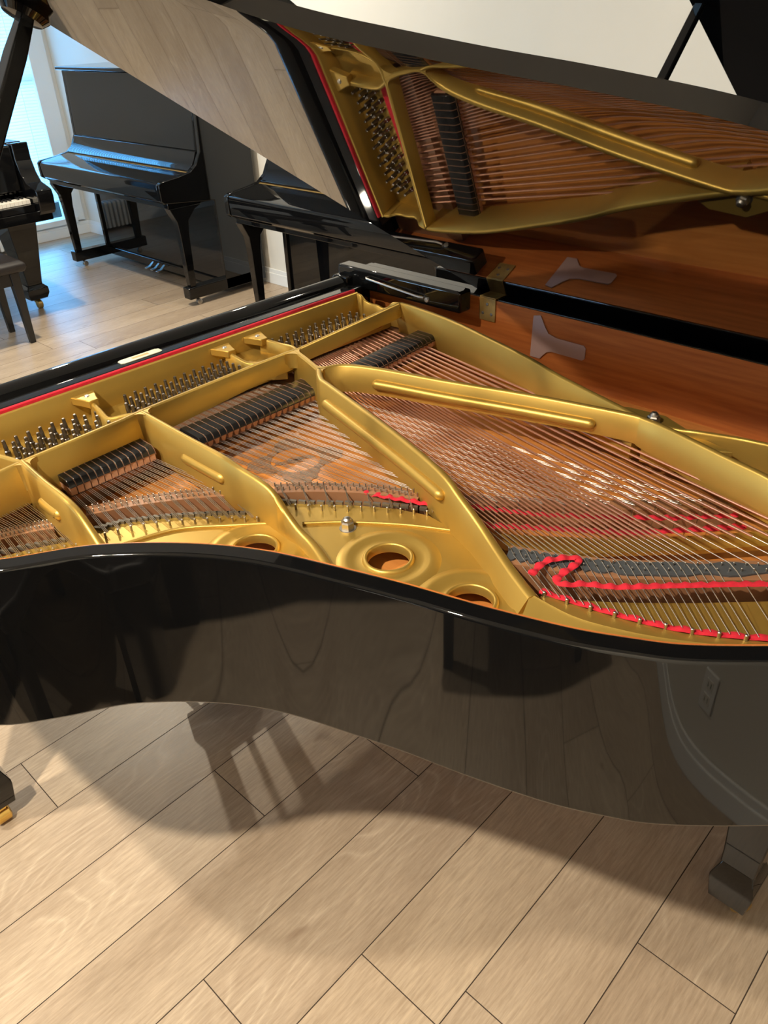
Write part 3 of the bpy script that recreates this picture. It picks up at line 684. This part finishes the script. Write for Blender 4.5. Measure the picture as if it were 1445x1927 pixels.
# ---- bridges
def ribbon(m, path, wd, z0, z1, wob=0, per=.03):
    P = [Vector((p[0], p[1], 0)) for p in path]; P = cr(P, 10); rings = []; dist = 0
    for i, p in enumerate(P):
        if i: dist += (p-P[i-1]).length
        t = (P[min(i+1, len(P)-1)]-P[max(i-1, 0)]).normalized(); n = Vector((-t.y, t.x, 0))
        a = wd/2+wob*abs(math.sin(math.pi*dist/per))
        rings.append([p+n*a+Vector((0, 0, z0)), p+n*a+Vector((0, 0, z1)), p-n*a+Vector((0, 0, z1)), p-n*a+Vector((0, 0, z0))])
    return m.loft(rings)
B1 = [(-1.255, .17), (-1.225, .30), (-1.205, .352), (-1.186, .382)]
B2 = [(-1.182, .437), (-1.146, .509), (-1.099, .577), (-1.045, .640)]
B3 = [(-.990, .700), (-.932, .755), (-.855, .811), (-.778, .851), (-.698, .915), (-.617, .972), (-.538, 1.032), (-.438, 1.12), (-.37, 1.19)]
H1 = [(-1.19, .16), (-1.159, .281), (-1.141, .321), (-1.125, .349), (-1.108, .378)]
H2 = [(-1.10, .425), (-1.084, .471), (-1.042, .527), (-.987, .586), (-.945, .623)]
H3 = [(-.944, .678), (-.89, .717), (-.818, .774), (-.758, .815), (-.70, .845), (-.62, .872), (-.53, .942), (-.44, 1.022), (-.36, 1.10)]
BB_ = [(-.548, .793), (-.52, .806), (-.466, .832), (-.385, .884), (-.25, 1.0), (-.13, 1.11), (-.02, 1.21)]
HB = [(-.466, .768), (-.405, .783), (-.335, .805), (-.27, .834), (-.19, .883), (-.10, .95), (-.02, 1.02), (.03, 1.10)]
m = MB()
for p in (B1, B2): ribbon(m, p, .030, .838, .8875)
ribbon(m, B3[:4], .030, .838, .8875); ribbon(m, B3[3:], .030, .838, .8795); m.build('long_bridge', M['bridge'], gp, smooth=0)
m = MB(); ribbon(m, BB_, .046, .838, .9035); br = m.build('bass_bridge', M['bridge'], gp, smooth=0)
m = MB(); ribbon(m, BB_, .016, .9035, .9065, .009, .0152); m.build('bridge_cap', M['graphite'], br, smooth=0)
# ---- strings: the 100 nearest each its own, the rest in one
def crz(pts): return [Vector(p) for p in pts]
nstr = 0; rest = MB(); rest.mi = 0
def bar_start(y, z=.8975): return Vector((barx(y)+(.002 if y < .63 else -.05), y, z))
def string(path, r, cm=None, n=6):
    global nstr
    m = MB()
    if cm is None: m.tube(path, r, n)
    else:
        a, b = path[0], path[1]
        t0 = a.lerp(b, .012); t1 = a.lerp(b, cm)
        m.mi = 0; m.tube([a, t0], .0006, 5); m.tube([t1]+path[1:], .0007, 5); m.mi = 1; m.tube([t0, t1], r, 8)
    m.build('string', [M['steel'], M['copper']], gp); nstr += 1
# bass: copper wound, singles then pairs
NB = 36; ysb = []
y = 1.055
for i in range(NB):
    ysb.append(y); y += .0068 if i < 24 else .0148
sc_ = (1.392-1.055)/(ysb[-1]-1.055); ysb = [1.055+(q-1.055)*sc_ for q in ysb]
for i in range(NB):
    t = i/(NB-1); k = (ysb[i]-1.055)/(1.392-1.055)
    a = bar_start(ysb[i], .899); b = interp(BB_, .01+.85*k); b = Vector((b[0], b[1], .9085)); h = interp(HB, .0+.93*k); h = Vector((h[0], h[1], .8885))
    side = Vector((.004, -.003, 0))
    string([a, b-side*2, b+side*2+Vector((0, 0, -.0006)), h], .00125+.0016*max(0, k-.15), .93)
# tenor: three steel wires to a note
def trio(y0, y1, n, B, Hh, z1, t0=0., t1=1., th0=0., th1=1., each=True, zh=.8835, sp=.0036):
    for i in range(n):
        t = i/(n-1); ys = y0+(y1-y0)*t
        bq = interp(B, t0+(t1-t0)*t); hq = interp(Hh, th0+(th1-th0)*t)
        z1_ = z1(t) if callable(z1) else z1; zh_ = zh(t) if callable(zh) else zh
        for k in (-1, 0, 1):
            a = bar_start(ys+k*sp); b = Vector((bq[0]-.004*k, bq[1]+k*sp*.9, z1_)); h = Vector((hq[0], hq[1]+k*.0022, zh_))
            pth = [a, b, h]
            if each and nstr < 100: string(pth, .00055, None, 5)
            else: rest.tube(pth, .00055, 5)
trio(.668, .995, 20, B3, H3, lambda t: .8885 if t < .45 else .8815, .015, .93, .02, .95, True, lambda t: .8835 if t < .45 else .874)
trio(.446, .603, 13, B2, H2, .8885, .02, .98, .02, .98, True)
trio(.14, .372, 18, B1, H1, .8885, .0, .98, .0, .98, True)
o = rest.build('string', [M['steel'], M['copper']], gp); o['kind'] = 'stuff'; o['label'] = 'remaining thin steel strings of the treble'
# hitch pins and bridge pins
def hpin(p, z, parent=None, h=.011, r=.0021):
    MB().lathe([(r, 0), (r, h-.001), (r*.6, h)], (p[0], p[1], z), 8).build('hitch_pin', M['nickel'], frame)
for i in range(13): hpin(interp(H2, i/12)+Vector((.003, 0)), WZ)
for i in range(14): hpin(interp(H1, i/13)+Vector((.003, 0)), WZ)
for i in range(14): hpin(interp(H3[:5], i/13)+Vector((.003, 0)), WZ)
for i in range(18):
    p = interp(HB, .93*i/17); hpin((p[0]+.002, p[1]-.001), .882, None, .010, .0026)
m = MB()
for B, n, z, dz in ((B1, 34, .8875, .006), (B2, 26, .8875, .007), (B3[:4], 24, .8875, .008), (BB_, 40, .9065, .005)):
    for i in range(n):
        p = interp(B, (i+.3)/n)
        for s in (-1, 1):
            m.lathe([(.0012, 0), (.0012, dz), (.0006, dz+.0006)], (p[0]+s*.007, p[1]-s*.003, z), 5)
o = m.build('bridge_pin', M['nickel'], gp); o['kind'] = 'stuff'
# ---- duplex bars in front of the hitch pins
for Hh, n in ((H2, 26), (H1, 18), (H3[:5], 18)):
    m = MB()
    for i in range(n):
        p = interp(Hh, (i+.5)/n); m.box((p[0]-.032, p[1], .8785), (.013, .0060, .006), Matrix.Rotation(.5, 3, 'Z'))
    m.build('duplex_bars', M['duplex'], gp, smooth=0)
# ---- red felt braids
def braid(name, path, wd, z, amp=.0022, per=.022, wz=.003):
    P = cr([(p[0], p[1], 0) for p in path], 12); rings = []; dist = 0
    for i, p in enumerate(P):
        if i: dist += (p-P[i-1]).length
        t = (P[min(i+1, len(P)-1)]-P[max(i-1, 0)]).normalized(); n = Vector((-t.y, t.x, 0)); f = math.sin(2*math.pi*dist/per)
        a = wd/2*(1+.22*f); zz = z+amp*f
        rings.append([p+n*a+Vector((0, 0, zz)), p+n*a*.6+Vector((0, 0, zz+wz)), p-n*a*.6+Vector((0, 0, zz+wz)), p-n*a+Vector((0, 0, zz)), p-n*a*.6+Vector((0, 0, zz-.001)), p+n*a*.6+Vector((0, 0, zz-.001))])
    m = MB(); m.loft(rings); return m.build(name, M['red'], gp, smooth=60)
braid('felt_braid', [(-.862, .797), (-.801, .822), (-.739, .849), (-.691, .884), (-.631, .915), (-.557, .961), (-.449, 1.046), (-.41, 1.08), (-.348, 1.141)], .011, .884)
braid('felt_braid', [(-.645, .858), (-.586, .901), (-.511, .954), (-.457, .993), (-.385, 1.066), (-.328, 1.128)], .013, .879)
braid('felt_braid', [(-0.4861, 0.7643), (-0.4891, 0.7851), (-0.4881, 0.8049), (-0.4792, 0.8207), (-0.4663, 0.8356), (-0.4544, 0.8366), (-0.4524, 0.8227), (-0.4544, 0.7999), (-0.4534, 0.7801), (-0.4455, 0.7732), (-0.4336, 0.7791), (-0.4178, 0.7950), (-0.3871, 0.8138), (-0.3604, 0.8375), (-0.3079, 0.8880), (-0.2317, 0.9583), (-0.1386, 1.0395), (-0.0396, 1.1187)], .0115, .9125, .0014, .0205, .0025)
braid('felt_braid', [(-.474, .772), (-.412, .787), (-.341, .807), (-.277, .833), (-.197, .884), (-.11, .948), (-.03, 1.02)], .011, .884, .0015, .032)
# loose T-shaped plastic piece resting against the veneer
TP = [(-1.000, .985), (-.981, .989), (-.968, .966), (-.957, .951), (-.935, .945), (-.862, .944), (-.857, .939), (-.857, .914), (-.863, .909), (-.945, .910), (-.958, .906), (-.968, .896), (-.976, .886), (-1.003, .886)]
m = MB(); m.prism([(x, 1.4975, z) for x, z in TP], (0, -.0022, 0))
tpl = m.build('plastic_template', M['plastic'], None, smooth=0); tag(tpl, 'milky T-shaped plastic sheet stuck flat to the mahogany inner rim', 'plastic sheet')

# ------------------------------------------------------------------ upright pianos along the back wall
def upright(x0, yb, W, label, gloss='black'):
    t = thing('upright_piano', label, 'piano', (x0+W/2, yb-.3, 0), 'black upright pianos along the back wall')
    K = M[gloss]; x1 = x0+W
    Y = lambda v: yb-v
    # case sides
    for xa, xb in ((x0, x0+.032), (x1-.032, x1)):
        m = MB(); prof = [(0, .045), (0, 1.315), (.365, 1.315), (.385, .905), (.40, .880), (.425, .835), (.475, .800), (.56, .786), (.690, .772), (.708, .758), (.708, .665), (.69, .650), (.33, .615), (.33, .045)]
        m.prism([(xa, Y(a), z) for a, z in prof], (xb-xa, 0, 0)); m.build('case_side', K, t, bevel=.004)
    MB().bb(x0+.032, x1-.032, Y(.02), Y(.0), .05, 1.31).build('back_frame', M['black2'], t, smooth=0)
    m = MB(); m.bb(x0-.02, x1+.02, Y(.40), Y(-.005), 1.317, 1.340); m.build('top_lid', K, t, bevel=.005)
    m = MB(); m.prism([(x0+.034, Y(.368), 1.312), (x0+.034, Y(.384), .905), (x0+.034, Y(.36), .905), (x0+.034, Y(.345), 1.312)], (W-.068, 0, 0)); up = m.build('upper_panel', K, t, bevel=.002)
    m = MB(); m.bb(x0+.034, x1-.034, Y(.315), Y(.29), .10, .618); m.build('lower_panel', K, t, bevel=.003)
    m = MB(); m.bb(x0+.032, x1-.032, Y(.33), Y(.29), .045, .10); m.build('bottom_rail', K, t, bevel=.003)
    # closed fallboard: a curved back and a flat cover
    prof = [(.384, .905), (.398, .902), (.405, .885), (.418, .855), (.440, .826), (.470, .806), (.470, .790), (.36, .79), (.36, .905)]
    m = MB(); m.prism([(x0+.034, Y(a), z) for a, z in prof], (W-.068, 0, 0)); m.build('fallboard', K, t, bevel=.002, smooth=50)
    m = MB(); m.bb(x0+.034, x1-.034, Y(.483), Y(.472), .780, .797); m.build('hinge_strip', M['brass'], t, smooth=0)
    prof = [(.484, .796), (.680, .770), (.700, .762), (.706, .745), (.700, .662), (.672, .640), (.484, .640)]
    m = MB(); m.prism([(x0+.034, Y(a), z) for a, z in prof], (W-.068, 0, 0)); m.build('keyboard_cover', K, t, bevel=.005, seg=3)
    MB().bb(x0+.02, x1-.02, Y(.66), Y(.31), .612, .648).build('keybed', K, t, bevel=.004)
    for xa in (x0+.012, x1-.062):
        xc = xa+.025
        m = MB(); R_ = lambda hx, ya, yb_, z: [(xc-hx, Y(ya), z), (xc+hx, Y(ya), z), (xc+hx, Y(yb_), z), (xc-hx, Y(yb_), z)]
        m.loft([R_(.020, .600, .555, .115), R_(.026, .612, .545, .45), R_(.028, .620, .535, .53), R_(.030, .650, .48, .59), R_(.030, .66, .42, .613)]); m.build('leg', K, t, bevel=.003)
        m = MB(); m.bb(xa-.012, xa+.062, Y(.625), Y(.02), .045, .12); tb = m.build('toe_block', K, t, bevel=.006, seg=3)
        for yy in (.565, .10):
            w = Vector((xc+.02, Y(yy-.012), .019)); m = MB()
            m.loft([[w+Vector((h, math.cos(2*math.pi*k/16)*r, math.sin(2*math.pi*k/16)*r)) for k in range(16)] for r, h in ((.013, -.013), (.019, -.010), (.019, .010), (.013, .013))])
            m.loft([[Vector((xc-.008, Y(yy), .05)), Vector((xc+.012, Y(yy), .05)), Vector((xc+.012, Y(yy)-.02, .05)), Vector((xc-.008, Y(yy)-.02, .05))], [w+Vector(q) for q in ((-.012, .008, .012), (.008, .008, .012), (.008, -.008, .012), (-.012, -.008, .012))]])
            m.build('caster', M['nickel'], tb)
    xm = x0+W*.5
    for dx in (-.075, 0, .075):
        m = MB(); m.loft([[(xm+dx-.011, Y(.29), .062), (xm+dx+.011, Y(.29), .062), (xm+dx+.011, Y(.29), .072), (xm+dx-.011, Y(.29), .072)], [(xm+dx-.011, Y(.35), .085), (xm+dx+.011, Y(.35), .085), (xm+dx+.011, Y(.35), .095), (xm+dx-.011, Y(.35), .095)], [(xm+dx-.016, Y(.385), .062), (xm+dx+.016, Y(.385), .062), (xm+dx+.016, Y(.385), .07), (xm+dx-.016, Y(.385), .07)], [(xm+dx-.017, Y(.42), .055), (xm+dx+.017, Y(.42), .055), (xm+dx+.017, Y(.42), .063), (xm+dx-.017, Y(.42), .063)]])
        m.build('pedal', M['nickel'], t, bevel=.002)
    return t
upright(-6.05, 3.31, 1.61, 'tall black upright piano with closed fallboard by the window blind')
upright(-3.83, 3.34, 1.55, 'black upright piano half hidden below the raised mirror lid')

# ------------------------------------------------------------------ second grand, lid raised, near the back wall
def simple_grand(label, name_group=None):
    """local frame: keyboard end at -x, straight side at +y, spine outer face at y=1.56 as the first piano"""
    t = thing('grand_piano', label, 'piano', (-.8, .85, 0))
    return t
g2 = thing('grand_piano', 'second black open grand piano behind the first along the beige wall', 'piano', (-.69, 2.45, 0))
D2 = Vector((.155, 1.60, 0)); Z2 = .985
out2 = [p+D2 for p in OUTS]
rim_shell('rim', out2, rim_thick, .71, Z2, M['black'], g2)
sb2 = [p for p in offset(out2, .03) if p.x > -1.15]
MB().prism([(p.x, p.y, .84) for p in sb2], (0, 0, .008)).build('soundboard', M['soundboard'], g2, smooth=0)
MB().prism([(p.x, p.y, .93) for p in offset(out2, .032) if p.x > -1.38], (0, 0, .012)).build('added_dark_sheet', M['seat'], g2, smooth=0)  # dark sheet added so the raised lid mirrors something dark
XF2 = -1.06; H2Y = 3.15
pl2 = [p for p in out2 if p.x > XF2]
def lid2(p, h): return lidpt(p.x, H2Y-p.y, h, H2Y, Z2-.015, R(32))
poly2 = [Vector((XF2, 1.70, 0))]+pl2[[i for i, p in enumerate(pl2) if p.y > 1.70][0]:]+[Vector((XF2, 3.16, 0))]
m = MB(); m.loft([[lid2(p, 0) for p in poly2], [lid2(p, .022) for p in poly2]]); m.build('lid', M['black'], g2, bevel=.0035, seg=3)
fl2 = [Vector(p) for p in ((XF2+.001, 1.71, 0), (-.58, 1.71, 0), (-.58, 3.14, 0), (XF2+.001, 3.14, 0))]
m = MB(); m.loft([[lid2(p, .0225) for p in fl2], [lid2(p, .0445) for p in fl2]]); m.build('folded_front_leaf', M['black'], g2, bevel=.0035)
a = lid2(Vector((XF2+.035, H2Y-1.16, 0)), -.012); b = Vector((-1.10, 1.725, .95)); d = (a-b).normalized(); u = Vector((1, 0, 0)); u = (u-d*u.dot(d)).normalized(); v = d.cross(u)
m = MB(); m.loft([rect(b, .014, .010), rect(a, .012, .009)]); m.build('prop_stick', M['black'], g2, bevel=.003)
for x, y in ((-1.38, 1.78), (-1.38, 3.04), (-.03, 2.70)): leg(g2, x, y, .71, M['black'], M['brass'], .5)
MB().bb(-1.645, -1.15, 1.72, 3.10, .65, .72).build('keybed', M['black2'], g2, bevel=.003)
MB().bb(-1.44, -1.385, 1.80, 3.02, .72, .98).build('fallboard', M['black'], g2, bevel=.012, seg=3)
for y0 in (1.70, 3.02): MB().bb(-1.645, -1.385, y0, y0+.11, .70, .80).build('arm', M['black'], g2, bevel=.01)

# ------------------------------------------------------------------ closed grand whose keyboard faces the room, and its bench
g3 = thing('grand_piano', 'closed black grand piano with white keys showing beside the window blind', 'piano', (-5.6, 1.45, 0))
YT, YK0, YK1 = 2.135, .62, 2.033
body = [(-4.86, YT), (-5.3, YT), (-5.6, YT-.01), (-5.8, YT-.07), (-5.95, YT-.22), (-6.1, YT-.42), (-6.25, YT-.6), (-6.42, YT-.80), (-6.5, YT-1.0), (-6.5, YT-1.2), (-6.42, YT-1.42), (-6.2, YT-1.5), (-5.9, YT-1.51), (-4.86, YT-1.51)]
bs = cr([(x, y, 0) for x, y in body], 5)
bs_l = [p for p in bs if p.x < -5.06]
MB().prism([(p.x, p.y, .66) for p in bs_l], (0, 0, .33)).build('case', M['black'], g3, bevel=.005)
MB().prism([(p.x, p.y, .995) for p in bs_l], (0, 0, .022)).build('lid', M['black'], g3, bevel=.005)
MB().bb(-5.10, -5.03, YK0, YK1, .76, 1.012).build('fallboard', M['black'], g3, bevel=.01)
prof = [(-5.10, .64), (-5.10, 1.015), (-5.02, 1.02), (-5.025, .93), (-5.0, .857), (-4.962, .808), (-4.90, .792), (-4.853, .779), (-4.845, .74), (-4.86, .66), (-4.885, .638)]
for y0 in (YK1+.004, YT-1.51):
    m = MB(); m.prism([(x, y0, z) for x, z in prof], (0, .098, 0)); m.build('arm', M['black'], g3, bevel=.006, seg=3)
MB().bb(-5.3, -4.90, YT-1.5, YT-.01, .60, .66).build('keybed', M['black'], g3, bevel=.004)
MB().bb(-4.935, -4.905, YK0, YK1, .66, .70).build('key_slip', M['black'], g3, bevel=.004)
kw = (YK1-YK0)/58
for i in range(26):
    y1 = YK1-.004-i*kw
    MB().bb(-5.03, -4.945, y1-kw+.0012, y1, .70, .724).build('white_key', M['key'], g3, smooth=0, bevel=.0012)
    if i % 7 not in (0, 3) and i > 0: MB().bb(-5.03, -4.985, y1-.006, y1+.006, .724, .737).build('black_key', M['black2'], g3, smooth=0, bevel=.002)
def leg3(x, y):
    S = lambda a, z: [(x-a, y-a*.8, z), (x+a, y-a*.8, z), (x+a, y+a*.8, z), (x-a, y+a*.8, z)]
    m = MB(); m.loft([S(.125, .60), S(.118, .56), S(.062, .17), S(.062, .155)]); l = m.build('leg', M['black'], g3, bevel=.004)
    m = MB(); m.loft([S(.064, .155), S(.088, .135), S(.088, .10), S(.072, .065), S(.05, .06)]); m.build('foot', M['black'], l, bevel=.004)
    m = MB(); w = Vector((x+.045, y, .026))
    m.loft([[w+Vector((math.cos(2*math.pi*k/16)*r, h, math.sin(2*math.pi*k/16)*r)) for k in range(16)] for r, h in ((.020, -.017), (.026, -.013), (.026, .013), (.020, .017))])
    m.loft([[(x-.02, y-.02, .065), (x+.02, y-.02, .065), (x+.02, y+.02, .065), (x-.02, y+.02, .065)], [(x+.03, y-.014, .03), (x+.055, y-.014, .035), (x+.055, y+.014, .035), (x+.03, y+.014, .03)]]); m.build('caster', M['brass'], l)
leg3(-5.31, 2.04); leg3(-5.31, .74); leg3(-6.25, 1.1)
b = thing('piano_bench', 'black padded bench tucked under the closed grand piano keyboard', 'bench', (-4.8, 1.35, 0))
m = MB(); rg = []
BX0, BX1, BY0, BY1 = -4.99, -4.63, .92, 1.765
for z, i_ in ((.415, 0), (.44, -.012), (.462, -.010), (.478, .01), (.486, .06)):
    rg.append([(BX0+i_, BY0+i_, z), (BX1-i_, BY0+i_, z), (BX1-i_, BY1-i_, z), (BX0+i_, BY1-i_, z)])
m.loft(rg); m.build('seat', M['seat'], b, bevel=.008, seg=3, smooth=60)
MB().bb(BX0+.02, BX1-.02, BY0+.03, BY1-.035, .345, .415).build('apron', M['black2'], b, bevel=.003)
for x in (BX0+.035, BX1-.035):
    for y in (BY0+.055, BY1-.06):
        m = MB(); m.loft([[(x-.016, y-.016, 0), (x+.016, y-.016, 0), (x+.016, y+.016, 0), (x-.016, y+.016, 0)], [(x-.026, y-.026, .415), (x+.026, y-.026, .415), (x+.026, y+.026, .415), (x-.026, y+.026, .415)]]); m.build('leg', M['black2'], b, bevel=.002)
# white ribbed heater by the window wall
h = thing('heater', 'small white ribbed heater standing by the baseboard under the window', 'heater', (-6.9, 2.45, 0))
for i in range(9):
    m = MB(); y = 2.26+i*.042
    m.prism([(-6.98, y, .03), (-6.98, y, .235), (-6.965, y, .25), (-6.875, y, .25), (-6.86, y, .235), (-6.86, y, .03)], (0, .026, 0)); m.build('fin', M['white'], h, bevel=.004)
MB().tube([(-6.92, 2.24, .06), (-6.92, 2.66, .06)], .016, 12).build('lower_pipe', M['white'], h); MB().tube([(-6.92, 2.24, .21), (-6.92, 2.66, .21)], .016, 12).build('upper_pipe', M['white'], h)
for y in (2.30, 2.60): MB().bb(-6.99, -6.85, y-.012, y+.012, 0, .032).build('foot', M['black2'], h, bevel=.003)

# ------------------------------------------------------------------ behind the camera: an outlet mirrored in the rim, plus dark shapes added for its reflections
op = thing('wall_outlet', 'beige double power outlet low on the wall beside the piano tail', 'outlet', (XR-.002, .34, .28))
m = MB(); m.bb(XR-.006, XR, 0.305, .375, .22, .335); m.build('cover_plate', M['white'], op, bevel=.002)
for z in (.255, .30):
    m = MB(); m.bb(XR-.0075, XR-.005, .323, .357, z-.016, z+.016); q = m.build('socket', M['key'], op, bevel=.001)
    m = MB(); m.bb(XR-.008, XR-.0072, .331, .334, z-.006, z+.008); m.bb(XR-.008, XR-.0072, .346, .349, z-.006, z+.008); m.build('slots', M['black2'], q, smooth=0)
u3 = upright(-1.25, 3.34, 1.56, 'black upright piano added behind the camera for dark reflections in the curved rim')  # piano added to darken what the rim reflects
u3['group'] = 'pianos added behind the camera'; u3.rotation_euler = (0, 0, math.pi); u3.location = (-.42, -1.08, 0)
b2 = thing('piano_bench', 'black bench added behind the camera for dark reflections in the curved rim', 'bench', (-.24, -.54, 0))  # bench standing in for dark shapes the rim reflects
MB().bb(-.60, .12, -.72, -.36, .40, .47).build('seat', M['seat'], b2, bevel=.015, seg=3)
for x in (-.56, .08):
    for y in (-.68, -.40): MB().bb(x-.022, x+.022, y-.022, y+.022, 0, .40).build('leg', M['black2'], b2, bevel=.002)
